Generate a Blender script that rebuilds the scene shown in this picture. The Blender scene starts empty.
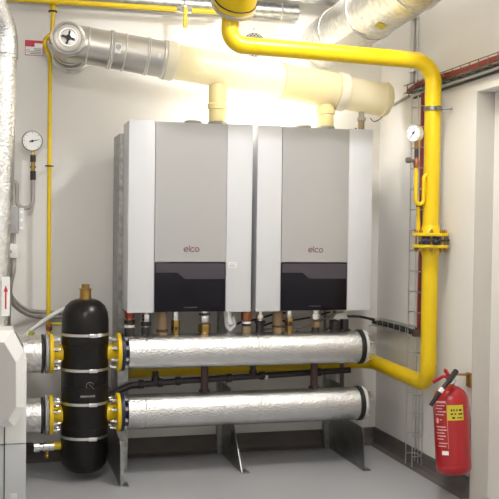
import bpy, bmesh, math, random
from mathutils import Vector, Matrix
random.seed(7)
PI = math.pi
C = bpy.context.scene.collection
S = bpy.context.scene

# ---------------------------------------------------------------- camera (solved from the photograph)
FPX, YAW, PIT, ROLL, CD, CH = 946.55, .2644, .0263, .0130, 5.846, 1.45
cy, sy, cp, sp = math.cos(YAW), math.sin(YAW), math.cos(PIT), math.sin(PIT)
CF = Vector((sy*cp, cy*cp, -sp))
R0 = Vector((cy, -sy, 0))
U0 = R0.cross(CF)
CR = R0*math.cos(ROLL) + U0*math.sin(ROLL)
CU = CR.cross(CF)
CP = Vector((0, -CD, CH))
cam = bpy.data.cameras.new('camera')
camo = bpy.data.objects.new('camera', cam)
C.objects.link(camo)
cam.sensor_width = 36
cam.lens = FPX/499*36
cam.clip_start = .05
camo.matrix_world = Matrix(((CR.x, CU.x, -CF.x, CP.x), (CR.y, CU.y, -CF.y, CP.y), (CR.z, CU.z, -CF.z, CP.z), (0, 0, 0, 1)))
S.camera = camo
S.view_settings.view_transform = 'Standard'
S.view_settings.look = 'None'
S.view_settings.gamma = 1
S.view_settings.exposure = 0.13


def _ray(px, py):
    return CF + CR*((px-249.5)/FPX) - CU*((py-249.5)/FPX)


def W(px, py, y):                      # world point on the plane y = const seen at a photo position
    v = _ray(px, py)
    return CP + v*((y-CP.y)/v.y)


def WX(px, py, x):                     # same on a plane x = const
    v = _ray(px, py)
    return CP + v*((x-CP.x)/v.x)


XR = 2.467                             # right wall

# ---------------------------------------------------------------- materials
MAT = {}


def mat(name, col, rough=.5, metal=0., bump=0., bscale=40., var=0., vscale=6., coat=0., trans=0., sss=0., spec=.5, detail=3., emit=None, vcol=None):
    m = bpy.data.materials.new(name)
    m.use_nodes = True
    nt = m.node_tree
    b = nt.nodes['Principled BSDF']
    b.inputs['Base Color'].default_value = (*col, 1)
    b.inputs['Roughness'].default_value = rough
    b.inputs['Metallic'].default_value = metal
    b.inputs['Coat Weight'].default_value = coat
    b.inputs['Specular IOR Level'].default_value = spec
    b.inputs['Transmission Weight'].default_value = trans
    tc = nt.nodes.new('ShaderNodeTexCoord')
    if sss:
        b.inputs['Subsurface Weight'].default_value = sss
        b.inputs['Subsurface Radius'].default_value = (.05, .045, .03)
    if emit:
        b.inputs['Emission Color'].default_value = (*emit[0], 1)
        b.inputs['Emission Strength'].default_value = emit[1]
    if var:
        n = nt.nodes.new('ShaderNodeTexNoise')
        n.inputs['Scale'].default_value = vscale
        n.inputs['Detail'].default_value = 5
        nt.links.new(tc.outputs['Object'], n.inputs['Vector'])
        r = nt.nodes.new('ShaderNodeValToRGB')
        r.color_ramp.elements[0].position = .3
        r.color_ramp.elements[1].position = .7
        c2 = vcol if vcol else tuple(max(0, c*(1-var)) for c in col)
        r.color_ramp.elements[0].color = (*c2, 1)
        r.color_ramp.elements[1].color = (*col, 1)
        nt.links.new(n.outputs['Fac'], r.inputs['Fac'])
        nt.links.new(r.outputs['Color'], b.inputs['Base Color'])
    if bump:
        n = nt.nodes.new('ShaderNodeTexNoise')
        n.inputs['Scale'].default_value = bscale
        n.inputs['Detail'].default_value = detail
        nt.links.new(tc.outputs['Object'], n.inputs['Vector'])
        bp = nt.nodes.new('ShaderNodeBump')
        bp.inputs['Strength'].default_value = bump
        bp.inputs['Distance'].default_value = .01
        nt.links.new(n.outputs['Fac'], bp.inputs['Height'])
        nt.links.new(bp.outputs['Normal'], b.inputs['Normal'])
    MAT[name] = m
    return m


mat('wall_paint', (.80, .778, .745), .75, bump=.04, bscale=55, var=.04, vscale=2.5)
mat('ceiling_paint', (.82, .80, .76), .85)
mat('floor_epoxy', (.41, .415, .435), .32, bump=.05, bscale=7, var=.12, vscale=1.6)
mat('skirting', (.125, .108, .10), .55, var=.25, vscale=6)
mat('yellow_paint', (.74, .51, .001), .36, bump=.04, bscale=30)
mat('yellow_label', (.58, .48, .02), .5)
mat('foil', (.73, .73, .725), .25, 1., bump=.6, bscale=90, detail=8., var=.12, vscale=22)
mat('foil_old', (.84, .83, .80), .3, 1., bump=.55, bscale=75, detail=8., var=.3, vscale=30)
mat('steel', (.60, .575, .53), .36, 1., bump=.03, bscale=20, var=.12, vscale=4)
mat('galvanised', (.44, .445, .43), .42, 1., var=.4, vscale=28)
mat('plate_steel', (.30, .295, .29), .38, 1., var=.4, vscale=14)
mat('zinc', (.72, .72, .71), .3, 1.)
mat('chrome', (.8, .8, .79), .16, 1.)
mat('brass', (.46, .29, .09), .3, 1., var=.3, vscale=25)
mat('copper', (.50, .2, .10), .35, 1., var=.3, vscale=25)
mat('tan_pipe', (.24, .16, .08), .5)
mat('boiler_white', (.60, .605, .615), .4)
mat('boiler_grey', (.42, .415, .405), .36, .3)
mat('black_gloss', (.008, .007, .011), .15, spec=.22)
mat('smoke', (.062, .053, .064), .3, spec=.3)
mat('logo_red', (.15, .008, .015), .5)
mat('black_foam', (.006, .005, .005), .3, spec=.32, bump=.1, bscale=30)
mat('black_iron', (.022, .018, .018), .45, bump=.15, bscale=60)
mat('rust_iron', (.07, .035, .028), .55, var=.4, vscale=40)
mat('black_rubber', (.012, .012, .012), .5)
mat('navy', (.014, .016, .055), .4)
mat('grey_plastic', (.30, .295, .29), .5)
mat('light_plastic', (.62, .61, .59), .5)
mat('cable_grey', (.34, .32, .30), .5)
mat('socket_grey', (.28, .265, .225), .55)
mat('white_unit', (.80, .80, .77), .42)
mat('unit_grey', (.43, .415, .395), .45)
mat('unit_pale', (.47, .48, .485), .42)
mat('white', (.86, .86, .84), .5)
mat('ink', (.03, .03, .035), .6)
mat('sign_red', (.55, .02, .05), .5)
mat('signal_red', (.36, .004, .009), .28, coat=.25)
mat('cable_red', (.30, .035, .025), .5)
mat('valve_blue', (.03, .032, .13), .35)
mat('cable_maroon', (.15, .03, .033), .5)
mat('print_pink', (.75, .45, .42), .5)
mat('door_paint', (.82, .80, .76), .5)
mat('jamb_paint', (.52, .49, .44), .6)
mat('green_yellow', (.35, .38, .04), .5)
mat('white_label_metal', (.75, .74, .72), .4)

mat('riser_pp_shaded', (.74, .62, .30), .4)  # flue plastic painted darker and yellower, as shade where the lamp isn't behind it
mat('collar_pp', (.80, .745, .58), .4)
# polypropylene flue: lets the lamp behind it glow through
m = mat('cream_pp', (.90, .85, .68), .35)
nt = m.node_tree
b = nt.nodes['Principled BSDF']
tr = nt.nodes.new('ShaderNodeBsdfTranslucent')
tr.inputs['Color'].default_value = (.96, .90, .66, 1)
mx = nt.nodes.new('ShaderNodeMixShader')
mx.inputs[0].default_value = .5
nt.links.new(b.outputs[0], mx.inputs[1])
nt.links.new(tr.outputs[0], mx.inputs[2])
nt.links.new(mx.outputs[0], nt.nodes['Material Output'].inputs['Surface'])

# ---------------------------------------------------------------- object helpers
ORG = {}


def prop(o, label=None, cat=None, group=None, kind=None):
    if label: o['label'] = label
    if cat: o['category'] = cat
    if group: o['group'] = group
    if kind: o['kind'] = kind
    return o


def thing(name, loc, label, cat, group=None):
    o = bpy.data.objects.new(name, None)
    o.empty_display_size = .05
    C.objects.link(o)
    o.location = loc
    ORG[o.name] = Vector(loc)
    return prop(o, label, cat, group)


def copy_tree(o, parent=None):
    c = o.copy()
    C.objects.link(c)
    ORG[c.name] = ORG.get(o.name, Vector())
    if parent: c.parent = parent
    for ch in [x for x in S.objects if x.parent == o]:
        copy_tree(ch, c)
    return c


class MB:
    def __init__(self):
        self.bm = bmesh.new()

    def box(self, a, b_, bev=0., rot=None, seg=2):
        """axis aligned box between two corner points"""
        a, b_ = Vector(a), Vector(b_)
        c = (a+b_)/2
        d = Vector((abs(b_.x-a.x), abs(b_.y-a.y), abs(b_.z-a.z)))
        g = bmesh.ops.create_cube(self.bm, size=1)
        vs = g['verts']
        for v in vs:
            v.co = Vector((v.co.x*d.x, v.co.y*d.y, v.co.z*d.z))
        if bev:
            es = list({e for v in vs for e in v.link_edges})
            r = bmesh.ops.bevel(self.bm, geom=es, offset=bev, segments=seg, affect='EDGES', profile=.5)
            vs = list({v for f in r['faces'] for v in f.verts} | {v for v in vs if v.is_valid})
        for v in vs:
            co = v.co
            if rot is not None: co = rot @ co
            v.co = co + c
        return self

    def _ring(self, c, t, r, seg, u):
        w = t.cross(u)
        return [self.bm.verts.new(c + u*(r*math.cos(2*PI*k/seg)) + w*(r*math.sin(2*PI*k/seg))) for k in range(seg)]

    def _skin(self, rings, cap=True):
        n = len(rings[0])
        for a, b_ in zip(rings, rings[1:]):
            for k in range(n):
                self.bm.faces.new((a[k], a[(k+1) % n], b_[(k+1) % n], b_[k]))
        if cap:
            self.bm.faces.new(list(reversed(rings[0])))
            self.bm.faces.new(rings[-1])

    @staticmethod
    def _perp(t):
        u = Vector((0, 0, 1)) if abs(t.z) < .9 else Vector((1, 0, 0))
        return (u - t*u.dot(t)).normalized()

    def cyl(self, p0, p1, r, r2=None, seg=24, cap=True):
        p0, p1 = Vector(p0), Vector(p1)
        t = (p1-p0).normalized()
        u = self._perp(t)
        self._skin([self._ring(p0, t, r, seg, u), self._ring(p1, t, r if r2 is None else r2, seg, u)], cap)
        return self

    def lathe(self, p0, axis, prof, seg=32, cap=True):
        """prof: list of (radius, height along axis)"""
        p0 = Vector(p0)
        t = Vector(axis).normalized()
        u = self._perp(t)
        self._skin([self._ring(p0 + t*h, t, max(r, 1e-4), seg, u) for r, h in prof], cap)
        return self

    def tube(self, pts, r, bend=0., seg=12, steps=8, cap=True):
        pts = [Vector(p) for p in pts]
        path = [pts[0]]
        for i in range(1, len(pts)-1):
            a, p, c = pts[i-1], pts[i], pts[i+1]
            d0, d1 = (a-p), (c-p)
            l0, l1 = d0.length, d1.length
            d0.normalize(); d1.normalize()
            ang = d0.angle(d1)
            if bend <= 0 or ang > PI-.03:
                path.append(p); continue
            k = min(bend/math.tan(ang/2), l0*.49, l1*.49)
            rr = k*math.tan(ang/2)
            s, e = p+d0*k, p+d1*k
            cen = p + (d0+d1).normalized()*(rr/math.sin(ang/2))
            v0, v1 = s-cen, e-cen
            tot = v0.angle(v1)
            ax = v0.cross(v1).normalized()
            for j in range(steps+1):
                path.append(cen + Matrix.Rotation(tot*j/steps, 3, ax) @ v0)
        path.append(pts[-1])
        q = [path[0]]
        for p in path[1:]:
            if (p-q[-1]).length > 1e-5: q.append(p)
        path = q
        rings = []
        u = None
        for i, p in enumerate(path):
            if i == 0: t = path[1]-p
            elif i == len(path)-1: t = p-path[-2]
            else: t = (path[i+1]-p).normalized() + (p-path[i-1]).normalized()
            t.normalize()
            if u is None: u = self._perp(t)
            else: u = (u - t*u.dot(t)).normalized()
            rings.append(self._ring(p, t, r, seg, u))
        self._skin(rings, cap)
        return self

    def spline(self, pts, r, seg=8, n=10, cap=True):
        """smooth tube through points (Catmull-Rom)"""
        P = [Vector(p) for p in pts]
        P = [P[0]*2-P[1]] + P + [P[-1]*2-P[-2]]
        out = []
        for i in range(1, len(P)-2):
            for j in range(n):
                t = j/n
                a, b_, c, d = P[i-1], P[i], P[i+1], P[i+2]
                out.append(.5*((2*b_) + (c-a)*t + (2*a-5*b_+4*c-d)*t*t + (3*b_-a-3*c+d)*t**3))
        out.append(P[-2])
        return self.tube(out, r, 0, seg, cap=cap)

    def prism(self, poly, ext):
        ext = Vector(ext)
        a = [self.bm.verts.new(Vector(p)) for p in poly]
        b_ = [self.bm.verts.new(Vector(p)+ext) for p in poly]
        n = len(a)
        self.bm.faces.new(list(reversed(a)))
        self.bm.faces.new(b_)
        for k in range(n):
            self.bm.faces.new((a[k], a[(k+1) % n], b_[(k+1) % n], b_[k]))
        return self

    def torus(self, c, axis, R, r, seg=32, s2=8):
        c = Vector(c); t = Vector(axis).normalized(); u = self._perp(t); w = t.cross(u)
        rings = []
        for i in range(seg):
            a = 2*PI*i/seg
            d = u*math.cos(a)+w*math.sin(a)
            rings.append([self.bm.verts.new(c + d*(R + r*math.cos(2*PI*k/s2)) + t*(r*math.sin(2*PI*k/s2))) for k in range(s2)])
        for i in range(seg):
            a, b_ = rings[i], rings[(i+1) % seg]
            for k in range(s2):
                self.bm.faces.new((a[k], a[(k+1) % s2], b_[(k+1) % s2], b_[k]))
        return self

    def patch(self, c, axis, R, a0, a1, h0, h1, zero, thick=.001, n=10):
        """piece of a cylinder's skin: angles a0..a1 from the direction zero"""
        c = Vector(c); t = Vector(axis).normalized()
        z = Vector(zero); z = (z - t*z.dot(t)).normalized(); w = t.cross(z)
        g = []
        for rr in (R, R+thick):
            g.append([[self.bm.verts.new(c + t*h + (z*math.cos(a)+w*math.sin(a))*rr) for h in (h0, h1)]
                      for a in [a0+(a1-a0)*k/n for k in range(n+1)]])
        for k in range(n):
            o = g[1]; i = g[0]
            self.bm.faces.new((o[k][0], o[k+1][0], o[k+1][1], o[k][1]))
            self.bm.faces.new((i[k+1][0], i[k][0], i[k][1], i[k+1][1]))
            for h in (0, 1):
                self.bm.faces.new((i[k][h], i[k+1][h], o[k+1][h], o[k][h]))
        for k in (0, n):
            self.bm.faces.new((g[0][k][0], g[1][k][0], g[1][k][1], g[0][k][1]))
        return self

    def each(self, name, m, parent, smooth=35):
        """every separate piece of this mesh (touching or overlapping shells count as one) becomes a part of its own"""
        bm = self.bm
        bm.verts.ensure_lookup_table(); bm.verts.index_update()
        seen = [-1]*len(bm.verts); isl = []
        for v in bm.verts:
            if seen[v.index] >= 0: continue
            k = len(isl); st = [v]; seen[v.index] = k; vs = []
            while st:
                q_ = st.pop(); vs.append(q_)
                for e in q_.link_edges:
                    o_ = e.other_vert(q_)
                    if seen[o_.index] < 0:
                        seen[o_.index] = k; st.append(o_)
            isl.append(vs)
        bb = [(tuple(min(v.co[i] for v in vs) for i in range(3)), tuple(max(v.co[i] for v in vs) for i in range(3))) for vs in isl]
        root = list(range(len(isl)))
        def find(i):
            while root[i] != i: i = root[i]
            return i
        for i in range(len(isl)):
            for j in range(i):
                if all(bb[i][0][k] <= bb[j][1][k]+1e-4 and bb[j][0][k] <= bb[i][1][k]+1e-4 for k in range(3)):
                    root[find(i)] = find(j)
        out = []
        for g_ in sorted({find(i) for i in range(len(isl))}):
            nb = MB(); mp = {}
            for i in range(len(isl)):
                if find(i) != g_: continue
                for v in isl[i]: mp[v.index] = nb.bm.verts.new(v.co)
            for f in bm.faces:
                if f.verts[0].index in mp: nb.bm.faces.new([mp[v.index] for v in f.verts])
            out.append(nb.build(name, m, parent, smooth))
        bm.free()
        return out

    def build(self, name, m, parent=None, smooth=35, base=None):
        bmesh.ops.recalc_face_normals(self.bm, faces=self.bm.faces)
        me = bpy.data.meshes.new(name)
        if parent is not None:
            o0 = ORG[parent.name]
        else:
            if base is None:
                xs = [v.co for v in self.bm.verts]
                lo = Vector((min(v.x for v in xs), min(v.y for v in xs), min(v.z for v in xs)))
                hi = Vector((max(v.x for v in xs), max(v.y for v in xs), max(v.z for v in xs)))
                base = Vector(((lo.x+hi.x)/2, (lo.y+hi.y)/2, lo.z))
            o0 = Vector(base)
        bmesh.ops.translate(self.bm, verts=self.bm.verts, vec=-o0)
        self.bm.to_mesh(me)
        self.bm.free()
        if smooth:
            for p in me.polygons: p.use_smooth = True
            me.set_sharp_from_angle(angle=math.radians(smooth))
        me.materials.append(MAT[m])
        o = bpy.data.objects.new(name, me)
        C.objects.link(o)
        if parent is not None:
            o.parent = parent
            ORG[o.name] = o0
        else:
            o.location = o0
            ORG[o.name] = o0
        return o


X, Y, Z = Vector((1, 0, 0)), Vector((0, 1, 0)), Vector((0, 0, 1))


def struct(name, mb, m):
    return prop(mb.build(name, m, smooth=0), kind='structure')


# ---------------------------------------------------------------- setting
HC = 3.35
YB = -6.9
XL = -1.6
struct('floor', MB().box((XL, YB, -.1), (XR+1, 0.12, 0)), 'floor_epoxy')
struct('ceiling', MB().box((XL, YB, HC), (XR+1, .12, HC+.1)), 'ceiling_paint')
struct('wall_back', MB().box((XL, 0, 0), (XR+.12, .12, HC)), 'wall_paint')
struct('wall_left', MB().box((XL-.1, YB, 0), (XL, .12, HC)), 'wall_paint')
struct('wall_front', MB().box((XL, YB-.1, 0), (XR+1, YB, HC)), 'wall_paint')
YD0, YD1, ZD = -1.305, -2.35, 2.17
w = MB()
w.box((XR, YD0, 0), (XR+.12, 0, HC))
w.box((XR, YD1, ZD), (XR+.12, YD0, HC))
w.box((XR, YB, 0), (XR+.12, YD1, HC))
struct('wall_right', w, 'wall_paint')
struct('trim_1', MB().box((XR-.002, YD0-.006, 0), (XR+.118, YD0, ZD)), 'jamb_paint')
d = MB().box((XR+.10, YD1, 0), (XR+.14, YD0-.006, ZD), .003)
door = struct('door_1', d, 'door_paint')


def skirt(a, b_, nrm):
    a, b_, nrm = Vector(a), Vector(b_), Vector(nrm)
    prof = [(0, 0), (.05, 0), (.022, .018), (.012, .045), (.012, .107), (.008, .112), (0, .112)]
    poly = [a + nrm*d_ + Z*h for d_, h in prof]
    return MB().prism(poly, b_-a)


struct('baseboard_back', skirt((XL, -.0005, 0), (XR-.001, -.0005, 0), (0, -1, 0)), 'skirting')
struct('baseboard_right', skirt((XR-.0005, -.001, 0), (XR-.0005, YD0, 0), (-1, 0, 0)), 'skirting')

# ---------------------------------------------------------------- boilers
BZ0, BZ1, BY = .9436, 2.028, -.55


def stroke_logo(cx, cz, y, s):
    """the word elco in round monoline letters"""
    mb = MB()
    r = .0022*s/.09
    hx = .0125*s/.09       # letter half height
    def arc(cx_, a0, a1, n=20):
        return [Vector((cx_+hx*1.05*math.cos(a0+(a1-a0)*k/n), y, cz+hx*math.sin(a0+(a1-a0)*k/n))) for k in range(n+1)]
    x = cx - .033*s/.09
    tilt = .35
    mb.tube([Vector((x-hx*1.02*math.cos(tilt), y, cz-hx*.98*math.sin(tilt)*.6))] + [Vector((x+hx*1.02*math.cos(.25), y, cz+hx*.25))] + arc(x, .3, 1.78*PI), r, 0, 6)
    x += .0205*s/.09
    mb.tube([(x, y, cz+hx*1.95), (x, y, cz-hx*.5), (x+hx*.35, y, cz-hx)], r, .006, 6)
    x += .0215*s/.09
    mb.tube(arc(x, .28*PI, 1.72*PI), r, 0, 6)
    x += .028*s/.09
    mb.torus((x, y, cz), Y, hx, r, 24, 6)
    return mb


def make_boiler(x0, x1, label, sticker):
    t = thing('wall_boiler', ((x0+x1)/2, -.3, BZ0), label, 'boiler', 'wall-hung boilers')
    wd = x1-x0
    a, b_ = x0+wd*.213, x0+wd*.787
    mb = MB().box((x0+.002, -.535, BZ0+.004), (x1-.002, -.31, BZ1-.002), .006)
    mb.box((x0+.05, -.315, BZ0+.03), (x1-.05, -.07, BZ1-.05), .004)
    mb.build('casing', 'boiler_white', t)
    MB().box((x0, BY, BZ0), (a-.004, -.53, BZ1), .005).build('side_cover', 'boiler_white', t)
    MB().box((b_+.001, BY, BZ0), (x1, -.53, BZ1), .005).build('side_cover', 'boiler_white', t)
    zc = BZ1-(BZ1-BZ0)*.732
    # centre panel, very slightly bowed
    n = 14
    poly = []
    for k in range(n+1):
        u = k/n
        poly.append(Vector((a+(b_-a)*u, -.546-.006*(1-(2*u-1)**2), zc)))
    poly += [Vector((b_, -.53, zc)), Vector((a, -.53, zc))]
    MB().prism(poly, (0, 0, BZ1-.004-zc)).build('front_panel', 'boiler_grey', t)
    z0 = BZ0+.004
    zt = zc-.004
    cpn = MB().box((a+.001, -.549, z0), (b_-.001, -.53, zt), .003).build('control_panel', 'black_gloss', t)
    w_ = b_-a
    zs1, zs2 = zt-(zt-z0)*.21, zt-(zt-z0)*.335
    poly = [(a+.006, -.5515, zt-.006), (a+.006, -.5515, zs1), (a+w_*.32, -.5515, zs1), (a+w_*.42, -.5515, zs2), (b_-.006, -.5515, zs2), (b_-.006, -.5515, zt-.006)]
    MB().prism(poly, (0, .004, 0)).build('smoked_window', 'smoke', cpn)
    MB().box((a+w_*.42, -.5515, z0+.022), (a+w_*.6, -.548, z0+.028)).build('handle_slot', 'smoke', cpn)
    stroke_logo(a+w_*.505, BZ1-(BZ1-BZ0)*.668, -.553, .083).build('logo', 'logo_red', t)
    if sticker:
        l = MB().box((b_+.012, -.5512, zt-.035), (b_+.068, -.549, zt+.004)).build('rating_label', 'light_plastic', t)
        mb = MB().box((b_+.016, -.5516, zt-.031), (b_+.064, -.551, zt))
        mb.build('label_face', 'white_label_metal', l)
        mb = MB()
        for k in range(3):
            mb.box((b_+.021, -.552, zt-.026+k*.008), (b_+.058-.008*(k % 2), -.5515, zt-.0235+k*.008))
        mb.build('print', 'grey_plastic', l)
    # collars on the lid
    yc = -.42
    for f_, r in ((.20, .05), (.42, .058)):
        pass
    return t, a, b_


B1, a1, b1 = make_boiler(.7275, 1.4470, 'white and grey wall-hung boiler on the left, small rating label beside its dark panel', True)
B2, a2, b2 = make_boiler(1.4757, 2.194, 'white and grey wall-hung boiler on the right, nearest the corner, without a rating label', False)
for B, px_list, py in ((B1, ((193, .05), (217.5, .058)), 122), (B2, ((303, .05), (325.5, .056)), 127)):
    for px, r in px_list:
        c = W(px, py, -.42)
        z = BZ1-.006
        MB().lathe((c.x, -.42, z), Z, [(r, 0), (r, .022), (r-.006, .028), (r-.012, .028)]).build('lid_collar', 'socket_grey', B)

# ---------------------------------------------------------------- flue
FY = -.42


def fp(px):                              # point on the flue axis at photo column px
    py = 48 + (px-100)*(100-48)/(385-100)
    return W(px, py, FY)


FA, FB = fp(76), fp(388)
fax = (FB-FA).normalized()
FR = .104
flue = thing('flue_pipe', W(230, 72, FY), 'long sloping flue pipe of bare steel then cream plastic above the two boilers', 'flue pipe')
tc = W(68.5, 37, -.56)                   # inspection cap of the tee
tw = W(71, 54, 0)
ta = (Vector((tc.x, -.53, tc.z))-tw).normalized()
tL = (Vector((tc.x, -.53, tc.z))-tw).length
tee = MB()
tee.cyl(tw+ta*.02, tw+ta*tL, .094, seg=40)
tee.build('steel_tee', 'steel', flue)
mb = MB()
for h_, r_ in ((.07, .100), (.11, .103), (.24, .098)):
    mb.torus(tw+ta*h_, ta, r_, .007, 40)
mb.each('wall_band', 'steel', flue)
MB().lathe(tw+ta*.002, ta, [(.122, 0), (.122, .012), (.108, .024), (.1, .024)], 40).build('wall_collar', 'foil_old', flue)
cap = MB().lathe((tc.x, -.53, tc.z), -Y, [(.086, -.01), (.086, .02), (.080, .032), (.073, .034), (.070, .026), (.052, .022), (.050, .03), (.045, .03), (.043, .020), (.003, .014)], 40).build('inspection_cap', 'steel', flue)
MB().torus((tc.x, -.545, tc.z), Y, .084, .008, 40).build('cap_ring', 'zinc', cap)
mb = MB()
q = Vector((tc.x, -.558, tc.z))
mb.cyl(q+Vector((0, .02, 0)), q-Y*.002, .014)
for ang in (.2, 1.9, 3.4, 4.9):
    mb.box((-.005, -.004, -.016), (.005, .004, .016))
    vs = mb.bm.verts[-8:] if False else list(mb.bm.verts)[-8:]
    rm = Matrix.Rotation(ang, 3, 'Y')
    for v in vs: v.co = rm @ (v.co + Vector((0, 0, .02))) + q
mb.build('cap_knob', 'black_rubber', cap)
sp = MB()
sp.cyl(fp(69), fp(164), FR, seg=48)
sp.build('steel_section', 'steel', flue)
mb = MB()
for px in (87.3, 124, 145.5, 147.5):
    mb.torus(fp(px), fax, FR+.001, .0045, 48, 6)
mb.lathe(fp(161), fax, [(FR, 0), (FR+.007, .006), (FR+.007, .014), (FR, .02)], 48)
mb.each('steel_bead', 'zinc', flue)
cl = MB()
cl.lathe(fp(108), fax, [(FR+.001, 0), (FR+.009, .005), (FR+.004, .012), (FR+.009, .02), (FR+.001, .026)], 48).build('clamp_band', 'zinc', flue)
# sticker on the steel
mb = MB().patch(fp(113), fax, FR+.001, -.25, .30, 0, .034, -Y, .001)
st = mb.build('sticker', 'white', flue)
mb = MB()
for k in range(4):
    mb.patch(fp(113), fax, FR+.0022, -.18, .05+.05*(k % 3), .006+k*.007, .009+k*.007, -Y, .0005)
mb.build('print', 'ink', st)
mb = MB().patch(fp(155), fax, FR+.001, -.1, .16, 0, .016, -Y, .001)
mb.build('sticker', 'white_label_metal', flue)
# cream plastic
pl = MB()
MB().lathe(fp(164), fax, [(FR+.004, 0), (FR+.010, .006), (FR+.010, .05), (FR+.002, .066), (FR-.002, .07)], 48).build('plastic_collar', 'collar_pp', flue)
pl.lathe(fp(171), fax, [(FR-.003, 0), (FR-.003, (fp(339)-fp(171)).length)], 48)
pl.build('plastic_section', 'cream_pp', flue)
s2 = (fp(286)-fp(281)).length
MB().lathe(fp(281), fax, [(FR-.003, 0), (FR+.008, .004), (FR+.009, .018), (FR+.003, .03), (FR+.003, .34), (FR+.007, .345)], 48).build('plastic_socket', 'cream_pp', flue)
MB().lathe(fp(336), fax, [(FR, 0), (FR+.012, .004), (FR+.013, .05), (FR+.006, .062)], 48).build('plastic_collar', 'collar_pp', flue)
L = (fp(382)-fp(338)).length
MB().lathe(fp(338), fax, [(FR-.004, 0), (FR-.004, L), (FR+.006, L+.004), (FR+.006, L+.016), (FR-.01, L+.04), (FR-.04, L+.056), (.02, L+.062)], 48).build('end_cap', 'cream_pp', flue)
for px, zt_, r in ((217.5, 76, .052), (325.5, 98, .050)):
    c = W(px, 120, FY)
    zf = (FA + fax*((c.x-FA.x)/fax.x)).z
    mb = MB().lathe((c.x, FY, BZ1+.022), Z, [(r, 0), (r, .07), (r+.008, .074), (r+.009, .10), (r+.002, .108), (r+.002, zf-BZ1-.06)], 36)
    mb.build('boiler_riser', 'riser_pp_shaded', flue)
# condensate drain under the closed end
mb = MB().cyl(W(361.5, 112, FY), W(361.3, 119, FY), .018)
mb.lathe(W(361.5, 121, FY), Z, [(.024, 0), (.027, .004), (.027, .018), (.02, .024)])
dn = mb.build('drain_nut', 'socket_grey', flue)
MB().cyl(W(361.3, 121, FY), W(361, 136, FY), .02).build('drain_tube', 'tan_pipe', flue)
MB().spline([W(356, 128, FY-.03), W(355, 133, FY-.03), W(356, 138, FY-.03)], .006).build('drain_tube', 'black_rubber', flue)
MB().spline([W(370, 118, FY-.02), W(374, 121.5, FY-.02), W(380, 119, FY-.02), W(384, 114, FY-.02)], .003).build('hanging_wire', 'black_rubber', flue)

# ---------------------------------------------------------------- insulated ducts at the top
A = W(326, 44, -.02)
Bp = W(392, -3, -.95)
dv = (Bp-A)
Bx = A + dv*2.6
duct = thing('insulated_duct', A, 'fat foil-wrapped duct coming forward from the wall at the top right', 'duct')
MB().cyl(A, Bx, .163, seg=48).build('foil_wrap', 'foil_old', duct)
mb = MB()
for f_ in (.28, .72, 1.3):
    mb.torus(A+dv*f_, dv, .164, .006, 48, 6)
mb.each('wrap_band', 'foil', duct)
du = dv.normalized()
mb = MB().patch(A+dv*.25, du, .1655, -.35, .12, 0, .46, (-.3, -.6, -.75), .001)
mb.build('tape_patch', 'white_label_metal', duct)
mb = MB().patch(A+dv*.92, du, .1655, -.1, .22, 0, .07, (-.3, -.6, -.75), .001)
mb.build('arrow_sticker', 'yellow_label', duct)
mb = MB()
for q in (W(389, 30, -.2), W(370.5, 43, -.1)):
    mb.torus((q.x, q.y, q.z), X, .016, .006, 16, 6)
    mb.cyl(q, q+Vector((.03, .1, .02)), .006)
mb.each('duct_hanger', 'black_iron', duct)

zz = W(200, 14, -.1).z
t = thing('ventilation_pipe', (1.0, -.1, zz), 'grey metal pipe running level along the back wall at the very top', 'pipe')
MB().cyl((-.3, -.058, 2.80), (1.86, -.058, 2.807), .052, seg=32).build('pipe', 'galvanised', t)
mb = MB()
for x in (.47, 1.12, 1.75):
    mb.torus((x, -.058, 2.803), X, .052, .005, 32, 6)
    mb.cyl((x, -.058, 2.85), (x, -.058, HC-.002), .005)
mb.each('pipe_clip', 'zinc', t)
t = thing('round_duct', (1.4, -.2, 2.93), 'shiny foil duct above the grey wall pipe, behind the yellow inlet', 'duct')
MB().cyl((1.46, -.2, 2.94), (2.4, -.2, 2.90), .085, seg=32).build('foil_wrap', 'foil', t)
MB().torus((1.62, -.2, 2.928), X, .086, .006, 32, 6).build('wrap_band', 'zinc', t)

# ---------------------------------------------------------------- big yellow gas pipe
GX, GY = 2.36, -1.0
GR = .0455
gz = W(330, 53, GY).z
gl = W(229, 30, GY)
gas = thing('gas_pipe', (GX, GY, .62), 'thick yellow gas pipe crossing above the flue and dropping down the right wall', 'gas pipe')
ze = .563
fz = W(432, 240, GY).z
zl = W(240, 45, GY).z
zr = W(415, 60.5, GY).z
mb = MB()
mb.tube([(gl.x+.01, GY, zl+.17), (gl.x, GY, zl), (GX, GY, zr), (GX, GY, fz+.03)], GR, .125, 28, 12)
mb.build('upper_run', 'yellow_paint', gas)
mb = MB()
mb.tube([(GX, GY, fz-.03), (GX, GY, ze), (GX, -.17, ze+.018), (.79, -.17, .560)], GR, .095, 28, 12)
mb.build('lower_run', 'yellow_paint', gas)
mb = MB()
for z in (.68,):
    mb.torus((GX, GY, z), Z, GR, .0022, 28, 6)
mb.torus((gl.x+.135, GY, zl-.001), X, GR, .0022, 28, 6)
mb.torus((GX, GY, 2.27), Z, GR, .0022, 28, 6)
mb.each('weld_bead', 'yellow_paint', gas)
# big inlet pipe heading towards the camera
ia = Vector((.02, -.76, .65)).normalized()
ib = W(233.5, 6.5, -1.0)
MB().lathe(ib, ia, [(.03, -.02), (.08, -.012), (.106, .004), (.112, .02), (.112, 1.05)], 44).build('inlet_header', 'yellow_paint', gas)
MB().lathe(ib-ia*.004, ia, [(.09, -.002), (.117, 0), (.120, .003), (.120, .02), (.112, .022)], 44).build('header_band', 'steel', gas)
MB().torus(ib+ia*.045, ia, .113, .004, 44, 6).build('weld_bead', 'black_rubber', gas)
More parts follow.
